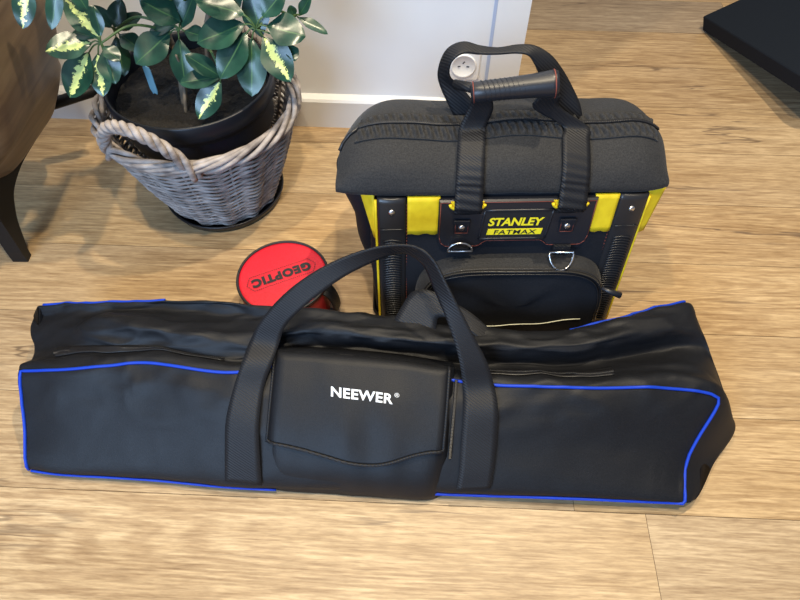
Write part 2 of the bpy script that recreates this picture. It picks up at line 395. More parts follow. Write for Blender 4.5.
# ------------------------------------------------------------------ wooden furniture at the left edge
def cabinet():
    root = empty('wooden_cabinet', (-.95, .95, 0), 'brown wooden furniture piece on a curved black metal leg, left of the plant basket', 'furniture')
    zs = [(.15, -.775), (.175, -.748), (.21, -.722), (.26, -.688), (.32, -.656), (.40, -.628), (.50, -.618), (.62, -.612)]
    zs = [(z, x) for z, x in zs]
    fine = crom([Vector((x, 0, z)) for z, x in zs], 5)
    rows = []
    for p in fine:
        X1, z = p.x, p.z; rr = .05 if z < .3 else .05
        back = 1.105 - .02*smooth01((z-.15)/.15); front = .76; row = []
        plan = []
        for i in range(9):
            a = math.pi/2*i/8; plan.append((X1 - rr + rr*math.sin(a), back - rr + rr*math.cos(a)))      # back right corner
        for i in range(9):
            a = math.pi/2*i/8; plan.append((X1 - rr + rr*math.cos(a), front + rr - rr*math.sin(a)))
        ys = []
        pl2 = plan[:9] + [(X1, back-rr - (back-front-2*rr)*k/12) for k in range(1, 12)] + plan[9:] + [(-1.30, front), (-1.30, back)]
        for x, y in pl2:
            lift = .075*smooth01((.93-y)/.17)*max(0, 1-(z-.15)/.12)
            row.append(Vector((x + (-.02*(1.0-y)/.2 if z < .3 else 0), y, z+lift)))
        rows.append(row)
    b = MB(); b.grid(rows, close_v=True); b.fan(rows[0], flip=True, smooth=False); b.fan(rows[-1], smooth=False)
    b.build('body', M['wood'], root)
    # curved leg: outline in the Y-Z plane
    X = -.79
    o_r = [(29, 252), (24, 238), (18, 221), (15, 206), (14, 192), (17, 178), (24, 160), (36, 140)]
    o_l = [(24, 256.5), (14, 241), (2, 223), (-9, 206), (-16, 190), (-18, 172), (-16, 155), (-10, 135)]
    R = crom([PX(*p, X) for p in o_r], 4); L = crom([PX(*p, X) for p in o_l], 4)
    for p in (R[0], L[0]): p.z = 0
    b = MB(); sh = Vector((-.032, 0, 0)); rows = []
    for l, r in zip(L, R):
        rows.append([l, r, r+sh, l+sh])
    b.grid(rows, close_v=True, smooth=False); b.fan(rows[0], flip=True, smooth=False); b.fan(rows[-1], smooth=False)
    leg = b.build('leg', M['blackmetal'], root)
    lg = leg.copy(); COL.objects.link(lg); lg.parent = root; lg.location = (-.42, 0, 0)
    lg = leg.copy(); COL.objects.link(lg); lg.parent = root; lg.location = (-.42, .19, 0)
    b = MB(); b.tube([PY(52, 104, 1.10), PY(74, 97, 1.115), PY(96, 90, 1.13)], .0125, n=10); b.build('rail', M['blackmetal'], root)
cabinet()

# ------------------------------------------------------------------ black foam slab, tilted
def slab():
    O = P(703, 30, .003); e1 = Vector((.977, 1.212, .102)) - O; e2 = Vector((.185, .066, .052)).normalized()
    L1 = e1.length; e1.normalize(); n = e2.cross(e1).normalized(); n = n if n.z > 0 else -n
    b = MB()
    rad = .03
    def rect(L, w):
        out = []
        for cx, cy, a0 in ((L-rad, w-.004, 0),):
            pass
        pts = [(0, 0), ]
        pts = [(.0, .0), (L-rad, 0)] + [(L-rad+rad*math.sin(math.pi/2*i/6), rad-rad*math.cos(math.pi/2*i/6)) for i in range(1, 7)] + [(L, w), (0, w)]
        return pts
    b.prism(rect(L1, .55), lambda a, bb, d: O + e1*a + e2*bb + n*d, 0, .042, bev=.0025)
    s = b.build('foam_slab', M['foam'], loc=O)
    tag(s, 'thick black foam slab with square edges tilted on the floor at the upper right', 'slab')
    c = O + e1*(L1*.8) + e2*.42; b = MB(); b.box((c.x, c.y, c.z/2-.001), (.08, .08, max(.01, c.z-.004)), bev=.004); b.build('foot', M['foam'], s)
slab()

# ------------------------------------------------------------------ plant basket group
BC = Vector((-.402, 1.008, 0)); ZR = .252; R0, R1 = .116, .192
def brad(z): t = (z-.02)/(ZR-.02); return R0 + (R1-R0)*t + .006*math.sin(math.pi*t)
def basket():
    # saucer
    b = MB(); pr = [(.0, .002), (.112, .002), (.120, .005), (.130, .022), (.133, .023), (.134, .020), (.125, .0), (0, 0)]
    rows = [[BC + Vector((r*math.cos(a), r*math.sin(a), z)) for a in [2*math.pi*i/64 for i in range(64)]] for r, z in pr[1:-1]]
    b.grid(rows, close_v=True); b.fan(rows[0]); b.fan(rows[-1], flip=True)
    tag(b.build('plant_saucer', M['saucer'], loc=BC), 'round black plastic saucer under the wicker basket', 'saucer')
    root = empty('wicker_basket', BC + Vector((0, 0, .006)), 'round grey woven wicker basket with looped handle holding the pot and plant', 'basket')
    NS = 26; b = MB(); z = .014; row = 0; dz = .0064
    while z < ZR-.012:
        pts = []
        R = brad(z)
        for i in range(NS*6):
            a = 2*math.pi*i/(NS*6); ph = (row//2) % 2
            r = R + .0026*math.sin(a*NS/2 + math.pi*(row % 2)) + .0035*math.sin(a*NS/2) + .0012*nz((math.cos(a)*3, math.sin(a)*3, z*60), 1.5)
            pts.append(BC + Vector((r*math.cos(a), r*math.sin(a), z + .0026*math.sin(a*NS/2+1.2) + .0011*nz((math.cos(a)*2, math.sin(a)*2, row*3.1), 2))))
        b.tube(pts, .0027, n=6, closed=True); z += dz; row += 1
    b.grid([[BC + Vector((r*math.cos(a), r*math.sin(a), zz)) for a in [2*math.pi*i/40 for i in range(40)]] for r, zz in ((R0-.02, .0125), (R0-.006, .0085), (R0-.004, .010), (.02, .010))], close_v=True)
    b.build('woven_side', M['wicker'], root)
    b = MB()
    for i in range(NS):
        a = 2*math.pi*(i+.5)/NS
        b.tube([BC + Vector(((brad(zz)-.004)*math.cos(a), (brad(zz)-.004)*math.sin(a), zz)) for zz in [.012+(ZR-.014)*k/8 for k in range(9)]], .0034, n=6)
    b.build('stakes', M['wicker'], root)
    b = MB()
    for k in range(5):
        pts = []
        for i in range(160):
            a = 2*math.pi*i/160; t = a*5 + 2*math.pi*k/5 + .5*math.sin(a*3+k)
            r = R1 + .001 + .0085*math.cos(t); zz = ZR - .004 + .0105*math.sin(t)
            pts.append(BC + Vector((r*math.cos(a), r*math.sin(a), zz)))
        b.tube(pts, .0052, n=7, closed=True)
    b.build('rim', M['wicker'], root)
    def handle(a0, span, hgt, out):
        b = MB(); ctrl = []
        for i in range(13):
            t = i/12; a = a0 + span*(t-.5)
            s = math.sin(math.pi*t)**.7
            r = R1 + .006 + out*s
            zz = ZR - .022 + hgt*s
            ctrl.append(BC + Vector((r*math.cos(a), r*math.sin(a), zz)))
        path = crom(ctrl, 5); N = len(path)
        for k in range(3):
            pts = []
            for i, p in enumerate(path):
                tt = (path[min(i+1, N-1)]-path[max(i-1, 0)]).normalized()
                u = Vector((0, 0, 1)); u = (u - tt*u.dot(tt)).normalized(); w = tt.cross(u)
                ph = i/N*2*math.pi*4.5 + 2*math.pi*k/3
                pts.append(p + (u*math.cos(ph)+w*math.sin(ph))*.0066)
            b.tube(pts, .0062, n=7)
        b.build('handle', M['wicker'], root)
    handle(math.radians(-108), .96, .112, .008); handle(math.radians(70), .95, .06, .004)
    b = MB(); p0 = BC + Vector((-R1-.002, -.03, ZR-.01)); b.tube([p0, p0+Vector((-.006, -.004, -.02)), p0+Vector((-.002, -.006, -.035)), p0+Vector((-.008, -.008, -.042))], .0016, n=5)
    b.build('loose_strand', M['wicker'], root)
basket()
PC = Vector((-.400, 1.002, 0)); PRIM = .31
def pot():
    root = empty('plant_pot', PC + Vector((0, 0, .016)), 'dark blue-black plastic plant pot filled with soil inside the wicker basket', 'pot')
    pr = [(.100, .016), (.150, .275), (.1555, .276), (.1575, .279), (.1585, .309), (.156, .3125), (.1525, .311), (.150, .302), (.145, .22)]
    b = MB(); rows = [[PC + Vector((r*math.cos(a), r*math.sin(a), z)) for a in [2*math.pi*i/72 for i in range(72)]] for r, z in pr]
    b.grid(rows, close_v=True); b.fan(rows[0], flip=True); b.build('pot_wall', M['potplastic'], root)
    b = MB(); rows = []
    for k in range(26):
        r = .1465*k/25; rows.append([PC + Vector((r*math.cos(a), r*math.sin(a), .276 + .005*nz((r*math.cos(a), r*math.sin(a), 0), 60) + .006*nz((r*math.cos(a), r*math.sin(a), 1), 160))) for a in [2*math.pi*i/90 for i in range(90)]])
    b.grid(rows[1:], close_v=True); b.fan(rows[1], flip=True); b.build('soil', M['soil'], root)
pot()

def leaf(mb, base, tip, wid, nrm, mi, droop=.08, petiole=None):
    """one obovate leaf: base/tip points, width, approximate facing normal"""
    ax = tip-base; L = ax.length; ax.normalize()
    nrm = (nrm - ax*nrm.dot(ax)).normalized(); sd = ax.cross(nrm)
    NU, NV = 13, 9; rows = []; uvs = []
    for i in range(NU):
        t = i/(NU-1)
        w = wid*.5*(math.sin(math.pi*min(1, max(0, t))**.86))**.62 if 0 < t < 1 else 0
        w *= (.45+.55*smooth01(t/.42))*1.02
        row = []
        for j in range(NV):
            s = (j/(NV-1)-.5)*2
            up = (.16*abs(s)**1.3*w) - droop*L*(t-.0)**2*.9 + droop*L*t*.9 + .02*wid*math.sin(t*9+s*2)
            row.append(base + ax*(L*t) + sd*(w*s) + nrm*up); uvs.append((t, j/(NV-1)))
        rows.append(row)
    # thin solid leaf
    mb.grid(rows, mi=mi, uvs=uvs)
    lo = [[p - nrm*.0006 for p in r] for r in rows]; mb.grid(lo, mi=mi, uvs=uvs, flip=True)
def plant():
    root = empty('potted_schefflera', PC + Vector((0, 0, .276)), 'leafy umbrella plant with green and yellow-splashed leaves growing from the basket pot', 'plant')
    camp = Vector((0, 0, H))
    def stem(pts, r0, r1, m='bark'):
        b = MB(); pp = crom(pts, 6); b.tube(pp, lambda t: r0+(r1-r0)*t, n=8); b.build('stem', M[m], root)
    def whorl(centre, Y, leaves, stem_from=None):
        b = MB(); c = PY(*centre, Y)
        for (bx, by, tx, ty, w, v, dy) in leaves:
            B = PY(bx, by, Y + (.0 if abs(dy) < .5 else 0)); 
            dr = Vector((tx-bx, by-ty)); 
            T = PY(tx, ty, Y + dy)
            dep = (B-camp).dot(Vector((0, CS, -SN)))
            wid = w/F*dep*1.24; T = B + (T-B)*1.07
            view = (camp-(B+T)/2).normalized()
            nrm = (view*.75 + Vector((random.uniform(-.25, .25), random.uniform(-.1, .15), .75))).normalized()
            leaf(b, B, T, wid, nrm, 1 if v else 0, droop=random.uniform(.05, .14))
            b.tube(crom([c, c.lerp(B, .5)+Vector((0, 0, .004)), B + (T-B)*.04], 3), .0014, n=5, mi=2)
        b.build('leaf_cluster', [M['leaf'], M['leafv'], M['petiole']], root)
        if stem_from is not None:
            mid = (Vector(stem_from)+c)/2 + Vector((0, 0, .02)); stem([stem_from, mid, c], .0028, .0018, 'petiole')
    t1 = PC + Vector((.035, -.02, .222)); t1m = PY(172, 55, 1.0); t1t = PY(166, 20, 1.02); t1u = PY(160, -40, 1.03)
    stem([PC + Vector((-.012, -.035, .268)), PY(178, 58, .985), PY(170, 40, 1.0), PY(164, 15, 1.02), t1u], .0075, .0045)
    stem([PC + Vector((.03, -.04, .268)), PY(208, 58, .98), PY(206, 30, .985), PY(214, -10, .99), PY(220, -50, 1.0)], .006, .004)
    stem([PC + Vector((-.005, -.06, .268)), PY(182, 72, .965), PY(176, 55, .96)], .004, .002)
    A = [(92, 43, 48, 51, 23, 1, -.03), (89, 52, 71, 95, 27, 1, -.045), (98, 53, 103, 94, 19, 1, -.045), (103, 50, 115, 82, 18, 0, -.03),
         (103, 46, 119, 60, 13, 0, -.015), (99, 38, 66, 0, 21, 1, .02), (101, 37, 94, 8, 10, 0, .02), (95, 38, 74, 32, 11, 0, .01)]
    whorl((101, 43), .94, A, PY(168, 30, 1.01))
    B_ = [(112, 28, 91, 7, 14, 0, .01), (114, 28, 121, 1, 15, 0, .02), (116, 30, 140, 15, 13, 0, .01), (116, 36, 124, 74, 17, 0, -.03), (119, 34, 141, 50, 16, 0, -.02)]
    whorl((114, 31), 1.03, B_, PY(166, 24, 1.015))
    C_ = [(27, -18, 23, 26, 18, 1, -.03), (58, -16, 52, 27, 13, 0, -.03), (66, -22, 86, 8, 14, 0, -.01), (46, -30, 44, -64, 20, 1, .03)]
    whorl((46, -26), .90, C_, PY(164, 10, 1.02))
    D_ = [(181, 29, 195, -6, 15, 0, .02), (184, 31, 206, 37, 14, 0, -.01), (179, 38, 185, 84, 19, 0, -.04), (170, 33, 138, 62, 25, 0, -.04),
          (181, 22, 143, 2, 26, 0, .0), (176, 26, 150, 32, 15, 0, .01)]
    whorl((179, 31), .985, D_, PY(168, 32, 1.0))
    E_ = [(245, 24, 200, 42, 27, 0, -.02), (247, 32, 222, 76, 25, 0, -.045), (252, 38, 252, 93, 26, 0, -.05), (263, 36, 289, 79, 25, 1, -.04),
          (266, 26, 303, 36, 27, 0, -.005), (262, 38, 250, -8, 21, 0, .03), (245, 15, 198, 1, 22, 0, .0), (289, 44, 295, 60, 11, 0, -.02), (262, 18, 283, -8, 18, 0, .02)]
    whorl((256, 29), .95, E_, PY(212, -5, .99))
    F_ = [(297, 17, 326, 33, 9, 0, -.01), (294, 17, 290, 6, 8, 0, .005), (299, 16, 310, -2, 10, 0, .01)]
    whorl((295, 17), 1.0, F_, PY(258, 28, .955))
    G_ = [(221, 77, 187, 56, 15, 0, .0), (221, 77, 182, 83, 17, 0, -.01), (221, 81, 200, 117, 20, 1, -.035), (222, 76, 232, 62, 10, 0, .01)]
    whorl((222, 77), .93, G_, PY(208, 50, .98))
    H_ = [(215, -14, 182, -16, 24, 0, .0), (218, -12, 206, 8, 20, 0, -.02), (224, -12, 232, 14, 22, 0, -.03), (228, -14, 262, -12, 24, 0, .0), (220, -18, 216, -58, 24, 1, .03)]
    whorl((220, -14), .98, H_)
    I_ = [(158, -24, 124, -14, 22, 0, -.01), (160, -20, 146, 12, 20, 0, -.02), (164, -20, 176, 10, 20, 0, -.02), (166, -26, 196, -40, 22, 1, .01), (156, -32, 136, -62, 22, 0, .03)]
    whorl((161, -25), 1.02, I_)
    for cx, cy, Y, n in ((120, -62, .98, 8), (190, -78, .96, 8), (250, -58, 1.0, 8), (150, -100, 1.03, 8), (222, -108, 1.0, 8), (90, -92, .99, 7)):  # upper whorls out of view, added to deepen the plant's shade at left
        lv = []
        for k in range(n):
            a = 2*math.pi*(k+.3)/n; c, q = math.cos(a), math.sin(a)
            lv.append((cx+9*c, cy-7*q, cx+50*c, cy-38*q+5, 24, k % 4 == 0, .035*q))
        whorl((cx, cy), Y, lv, PY(cx*.35+118, 0, 1.0))
plant()
def plant_tag():
    b = MB(); b0 = P(156, 95, .272); a0 = PY(146, 66, b0.y-.012)
    ax = (b0-a0).normalized(); nn = Vector((-.3, -.8, .5)); nn = (nn-ax*nn.dot(ax)).normalized(); sd = ax.cross(nn)
    L = (b0-a0).length; w = .0088
    pl = [(0, -w*.6), (.006, -w), (L*.8, -w), (L, -w*.5), (L, w*.5), (L*.8, w), (.006, w), (0, w*.6)]
    b.prism(pl, lambda x, y, d: a0 + ax*x + sd*y + nn*d, 0, .0014)
    tag(b.build('plant_label', M['tag'], loc=b0), 'small pale blue plastic tag stuck in the dark plant soil', 'plant label')
plant_tag()

# ------------------------------------------------------------------ round red case
def red_case():
    C = Vector((-.2195, .682, 0)); Rr = .084; Hh = .105
    root = empty('round_red_case', C, 'round red fabric case with black printed lid between basket and tool bag', 'case')
    ring = lambda r, z, n=64: [C + Vector((r*math.cos(a), r*math.sin(a), z)) for a in [2*math.pi*i/n for i in range(n)]]
    b = MB(); rows = []
    for k in range(17):
        z = .002 + (Hh-.006)*k/16; row = []
        for i in range(64):
            a = 2*math.pi*i/64; r = Rr*(.94+.05*(k/16)) + .0025*math.sin(math.pi*k/16) + .004*nz((math.cos(a)*.6, math.sin(a)*.6, z*4), 3.0)*math.sin(math.pi*k/16)
            row.append(C + Vector((r*math.cos(a), r*math.sin(a), z)))
        rows.append(row)
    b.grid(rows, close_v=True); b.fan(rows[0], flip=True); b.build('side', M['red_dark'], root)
    b = MB(); rows = [ring(Rr*k/12, Hh - .0015 + .002*(1-(k/12)**2)) for k in range(1, 13)] + [ring(Rr, Hh-.008), ring(Rr*.96, Hh-.008)]
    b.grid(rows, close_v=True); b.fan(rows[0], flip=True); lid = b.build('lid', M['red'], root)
    b = MB(); b.tube(ring(Rr, Hh-.001, 72), .0026, n=8, closed=True); b.build('lid_piping', M['black_print'], root)
    b = MB(); b.tube(ring(Rr-.001, Hh-.009, 72), .0014, n=6, closed=True); b.build('seam_piping', M['black_print'], root)
    # printed name, upside down as seen from the camera side
    ang = math.radians(180+24); ca, sa = math.cos(ang), math.sin(ang); tc = C + Vector((-.002, .002, 0))
    def fn(x, y): return Vector((tc.x + x*ca - y*sa, tc.y + x*sa + y*ca, Hh + .0012))
    tb = text_mb('GEOPTIC', fn, size=.03, offset=.0020, width=.114, spacing=1.16); tb.build('lettering', M['black_print'], lid)
    # thin outline box round the name
    b = MB(); hw, hh = .067, .0165
    pts = [(-hw+.01, -hh), (hw-.01, -hh), (hw, 0), (hw-.01, hh), (-hw+.01, hh), (-hw, 0)]
    for i in range(6):
        p0, p1 = Vector(pts[i]), Vector(pts[(i+1) % 6]); n = int((p1-p0).length/.004)
        for k in range(n):
            q0 = p0.lerp(p1, k/n); q1 = p0.lerp(p1, (k+.5)/n); d = (q1-q0).normalized(); s_ = Vector((-d.y, d.x))*.0007
            b.add([fn(*(q0-s_)), fn(*(q1-s_)), fn(*(q1+s_)), fn(*(q0+s_))], [(0, 1, 2, 3)], 0, None, False)
    b.build('dashed_outline', M['black_print'], lid)
    b = MB(); e = Vector((1, -.25, 0)).normalized(); sdv = Vector((.25, 1, 0)).normalized()
    path = [(.078, .092), (.090, .085), (.099, .06), (.101, .03), (.094, .008), (.080, .006)]
    b.ribbon([C + e*r + sdv*.014 + Vector((0, 0, z)) for r, z in path], [C + e*r - sdv*.014 + Vector((0, 0, z)) for r, z in path], .003)
    b.build('strap', M['webbing'], root)
red_case()

# ------------------------------------------------------------------ long duffel bag
ST = [  # front-bottom, front-mid, front-top, zip, valley, ridge, rear dip, back-top (px,py,z), back-bottom (x,y)
 dict(FB=(30, 466), FM=(22, 420, .065), FT=(18, 371, .118), Z=(30, 361, .105), V=(34, 348, .09), M=(30, 330, .090), N=(34, 316, .09), BT=(41, 305, .105), BB=(-.64, .60)),
 dict(FB=(62, 470), FM=(62, 424, .075), FT=(66, 370, .130), Z=(62, 352, .116), V=(64, 342, .112), M=(72, 330, .118), N=(80, 313, .112), BT=(86, 304, .120), BB=(-.56, .605)),
 dict(FB=(112, 473), FM=(112, 426, .080), FT=(110, 366, .137), Z=(110, 350, .126), V=(105, 338, .134), M=(100, 318, .150), N=(122, 312, .120), BT=(126, 303, .124), BB=(-.49, .60)),
 dict(FB=(160, 476), FM=(156, 428, .085), FT=(150, 363, .142), Z=(154, 350, .132), V=(150, 341, .140), M=(152, 326, .158), N=(160, 312, .122), BT=(168, 302, .130), BB=(-.41, .60)),
 dict(FB=(232, 483), FM=(228, 436, .090), FT=(232, 373, .142), Z=(232, 362, .124), V=(232, 352, .132), M=(234, 336, .150), N=(238, 318, .128), BT=(240, 304, .142), BB=(-.28, .575)),
 dict(FB=(300, 486), FM=(300, 440, .09), FT=(300, 362, .142), Z=(300, 352, .126), V=(300, 345, .130), M=(300, 331, .155), N=(300, 318, .155), BT=(300, 309, .148), BB=(-.18, .565)),
 dict(FB=(380, 487, .014), FM=(380, 442, .09), FT=(380, 366, .142), Z=(380, 357, .124), V=(380, 350, .126), M=(380, 338, .157), N=(382, 326, .157), BT=(385, 317, .142), BB=(-.02, .57)),
 dict(FB=(465, 490, .018), FM=(468, 444, .09), FT=(472, 383, .140), Z=(472, 371, .120), V=(472, 362, .112), M=(472, 346, .150), N=(474, 336, .148), BT=(476, 328, .137), BB=(.12, .57)),
 dict(FB=(560, 493, .026), FM=(570, 444, .088), FT=(580, 388, .140), Z=(578, 375, .122), V=(574, 363, .104), M=(570, 348, .146), N=(570, 338, .145), BT=(570, 331, .130), BB=(.28, .575)),
 dict(FB=(638, 496, .028), FM=(648, 448, .075), FT=(662, 388, .132), Z=(656, 368, .116), V=(650, 350, .094), M=(644, 334, .142), N=(642, 321, .140), BT=(640, 313, .128), BB=(.41, .585)),
 dict(FB=(682, 497, .028), FM=(688, 456, .052), FT=(720, 398, .112), Z=(708, 372, .112), V=(702, 350, .096), M=(697, 331, .122), N=(690, 314, .126), BT=(685, 303, .122), BB=(.50, .60)),
 dict(FB=(690, 495, .026), FM=(716, 460, .018), FT=(735, 431, .034), Z=(731, 412, .055), V=(722, 385, .068), M=(710, 352, .085), N=(700, 328, .093), BT=(692, 311, .097), BB=(.55, .58)),
]
KEYS = ['FB', 'FM', 'FT', 'Z', 'V', 'M', 'N', 'BT', 'BM', 'BB']; NK = len(KEYS); FBZ = .011
def st_pts(s):
    d = {k: (P(s[k][0], s[k][1], s[k][2] if len(s[k]) > 2 else FBZ)) for k in KEYS[:8]}
    d['BB'] = Vector((s['BB'][0], s['BB'][1]-.01, 0)); d['BM'] = d['BT'].lerp(d['BB'], .5) + Vector((0, .012, 0))
    return [d[k] for k in KEYS]
SP = [st_pts(s) for s in ST]; SUBU, SUBV = 18, 10
COLS = [crom([SP[i][k] for i in range(len(SP))], SUBU) for k in range(NK)]
NU_ = len(COLS[0]); NV_ = NK*SUBV
def wr(p, n_, u):
    """wrinkle offset of the cloth"""
    top = smooth01((p.z-.085)/.05)
    w = .0034*nz((p.x*1.0, p.y*2.4, p.z*2.4), 7, 1) + .0022*nz((p.x+p.y*.8, p.y*3-p.x*.7, p.z*3), 16, 2)
    # sharp creases: ridged noise running obliquely
    r1 = 1-abs(nz((p.x*.7+p.y*1.6, p.y*1.5-p.x*.6, p.z*1.6), 8, 21))*2.2
    r2 = 1-abs(nz((p.x*1.1-p.y*1.3, p.y*2.2+p.x*.5, p.z*2.2), 13, 22))*2.2
    r3 = 1-abs(nz((p.x*.8, p.y*4.2, p.z*4.2), 10, 23))*2.2
    w = w*(.35+.65*top) + (.0012+.0026*top)*max(0, r1)**2 + (.0006+.0018*top)*max(0, r2)**2 + .0022*top*max(0, r3)**2
    e = smooth01((10.6-u/SUBU)/1.2)*.8+.2
    return (w - .0015)*e

def duffel_grid():
    g = []
    for i in range(NU_):
        ctrl = [COLS[k][i] for k in range(NK)]
        ring = crom(ctrl, SUBV, closed=True)
        for q, p in enumerate(ring[(NK-1)*SUBV:]):
            f = q/SUBV; p.z = .002 + (ctrl[0].z-.002)*smooth01((f-.72)/.28)
        g.append([Vector((p.x, p.y, max(.0015, p.z))) for p in ring])
    return g
DG = duffel_grid()
def dnorm(i, j):
    a = DG[min(i+1, NU_-1)][j]-DG[max(i-1, 0)][j]; b = DG[i][(j+1) % NV_]-DG[i][(j-1) % NV_]
    n = a.cross(b); n = n.normalized() if n.length > 1e-12 else Vector((0, 0, 1))
    c = sum(DG[i], Vector())/NV_
    return n if n.dot(DG[i][j]-c) > 0 else -n
DN = [[dnorm(i, j) for j in range(NV_)] for i in range(NU_)]
DW = [[DG[i][j] + DN[i][j]*wr(DG[i][j], DN[i][j], i)*(1 if 1 < j < (NK-1)*SUBV else 0) for j in range(NV_)] for i in range(NU_)]
for r in DW:
    for p in r: p.z = max(p.z, .0012)
def ds(u, v, off=0.0):
    """surface point: u in 0..NU-1 stations, v in profile units (0..8)"""
    i = max(0, min(NU_-1, u)); j = v*SUBV
    i0 = int(i); i1 = min(i0+1, NU_-1); j0 = int(j) % NV_; j1 = (j0+1) % NV_; a = i-i0; b = j-int(j)
    p = (DW[i0][j0]*(1-a)+DW[i1][j0]*a)*(1-b) + (DW[i0][j1]*(1-a)+DW[i1][j1]*a)*b
    return p + DN[i0][j0]*off
def duffel():
    root = empty('duffel_bag', (-.07, .42, 0), 'long black nylon equipment duffel with blue piping lying on the floor in front', 'bag')
    b = MB(); b.grid(DW, close_v=True)
    cl = sum(DW[0], Vector())/NV_; cr = sum(DW[-1], Vector())/NV_
    b.fan(DW[0], cl+Vector((.004, 0, 0)), flip=True); b.fan(DW[-1], cr+Vector((.003, 0, 0)))
    body = b.build('body', M['nylon'], root)
    bvh = BVHTree.FromPolygons([tuple(v) for v in b.v], b.f)
    cp = Vector((0, 0, H))
    def on(px, py, off=.003, fallback=.12):
        d = ray(px, py).normalized(); h, n, i, dist = bvh.ray_cast(cp, d)
        if h is None: return P(px, py, fallback)
        return Vector(h) - d*off
    NL = NU_-1
    # ---- blue piping
    def pipe(pts, r=.0026): 
        b = MB(); b.tube(pts, r, n=8); b.build('piping', M['blue'], root)
    o = .0012
    front = [ds(1.0, 0.0+v, o) for v in [.12+.17*k for k in range(11)]] + [ds(u, 2.0, o) for u in range(1, int(4.75*SUBU))]
    pipe(front)
    re = 10*SUBU
    pipe([ds(u, 2.0, o) for u in range(int(6.75*SUBU), re-3)] + [ds(re-1.2, 1.98, o), ds(re-.3, 1.88, o)] + [ds(re, 1.75-k*.12, o) for k in range(0, 13)] + [ds(re-1, .2, o), ds(re-4, .13, .0022)] + [ds(u, 0.10, .0024) for u in range(re-8, int(6.35*SUBU), -3)])
    pipe([ds(u, 0.10, .0022) for u in range(2, int(4.75*SUBU), 2)], .0022)
    pipe([ds(u, 7.0, o) for u in range(1, int(3.0*SUBU))])
    pipe([ds(u, 7.0, o) for u in range(int(8.0*SUBU), re+1)])
    # ---- main zip (two visible stretches)
    def zipper(u0, u1, v):
        b = MB(); us = [u0+(u1-u0)*k/40 for k in range(41)]
        b.ribbon([ds(u, v-.34, .0015) for u in us], [ds(u, v+.34, .0015) for u in us], .0012, sub=1)
        for k in range(120):
            u = u0+(u1-u0)*k/119; p0, p1 = ds(u, v-.13, .0032), ds(u, v+.13, .0032)
            b.tube([p0, p1], .0011, n=5)
        return b.build('zipper', M['zip'], root)
    zipper(.8*SUBU, 3.9*SUBU, 3.0); zipper(7.1*SUBU, 8.4*SUBU, 3.0)
    # ---- webbing bands that run up the front and on into the carry handle
    E = [((225, 481), (262, 485), 's'), ((225, 455), (260, 457), 's'), ((226, 420), (259, 424), 's'), ((234, 386), (264, 388), 's'), ((242, 362), (272, 364), .165, .160),
         ((250, 341), (279, 344), .172, .172), ((260, 322), (285, 327), .200, .197), ((277, 301), (298, 312), .232, .224), ((300, 281), (321, 293), .262, .25), ((330, 263), (347, 275), .288, .272),
         ((364, 250), (377, 260), .31, .288), ((393, 245), (399, 253), .32, .29), ((417, 247), (411, 255), .318, .288), ((434, 260), (424, 266), .305, .278), ((448, 286), (434, 289), .275, .255),
         ((462, 313), (446, 318), .24, .228), ((476, 340), (455, 344), .205, .20), ((487, 362), (460, 365), .176, .174), ((494, 385), (463, 388), 's'),
         ((498, 410), (463, 412), 's'), ((497, 440), (461, 442), 's'), ((494, 470), (459, 472), 's'), ((491, 488), (456, 490), 's')]
    Lp, Rp = [], []
    for e in E:
        if e[2] == 's': Lp.append(on(*e[0], .006, .02)); Rp.append(on(*e[1], .006, .02))
        else: Lp.append(P(*e[0], e[2])); Rp.append(P(*e[1], e[3]))
    for p in Lp+Rp: p.z = max(p.z, .004)
    b = MB(); b.ribbon(Lp, Rp, .0026, nacross=6, sub=6); b.build('carry_handle', M['webbing'], root)
    # second handle, flopped over the back
    E2 = [((393, 322), (436, 330), .150, .150), ((402, 306), (437, 322), .166, .158), ((412, 292), (438, 318), .180, .163), ((428, 290), (444, 317), .184, .164),
          ((447, 299), (453, 319), .178, .163), ((468, 311), (463, 325), .166, .156), ((482, 322), (474, 335), .155, .149), ((491, 331), (484, 343), .146, .143)]
    b = MB(); b.ribbon([P(*e[0], e[2]) for e in E2], [P(*e[1], e[3]) for e in E2], .0026, nacross=6, sub=6); b.build('carry_handle', M['webbing'], root)
    # ---- front pocket
    def pk(s, t):
        """pocket front, s 0..1 left-right, t 0..1 top-bottom"""
        C4 = [((272, 352), (330, 355), (395, 361), (455, 370), .158), ((268, 395), (330, 400), (392, 404), (452, 410), .128), ((264, 440), (328, 446), (388, 452), (448, 455), .088),
              ((262, 470), (326, 476), (384, 482), (446, 484), .045), ((266, 489), (326, 493), (384, 497), (442, 500), .004)]
        rows = []
        for r in C4:
            pts = [P(*q, r[4]) for q in r[:4]]; rows.append(crom(pts, 1) if False else pts)
        def cat(p, x):
            n = len(p)-1; i = min(int(x*n), n-1); f = x*n-i
            a = p[max(i-1, 0)] if i else p[0]*2-p[1]; d = p[i+2] if i+2 <= n else p[n]*2-p[n-1]
            b_, c = p[i], p[i+1]
            return .5*((2*b_)+(c-a)*f+(2*a-5*b_+4*c-d)*f*f+(3*b_-a-3*c+d)*f**3)
        return cat([cat(r, s) for r in rows], t)
    PN = Vector((0, -.72, .69))
    def pkf(s, t, off=0):
        p = pk(s, t)
        ed = smooth01(min(s, 1-s)/.06)*smooth01((t+.02)/.05)*(.65+.35*smooth01((1-t)/.08)); off += .007*smooth01((t-.45)/.3)*smooth01(min(s, 1-s)/.12)
        return p + PN*(off + .010*(ed-1) + .0022*nz((p.x, p.y, p.z), 14, 5)*ed + .0022*nz((p.x*3, p.y, p.z), 9, 6)*ed)
    rows = [[pkf(i/40, j/36) for i in range(41)] for j in range(37)]
    b = MB(); b.grid(rows)
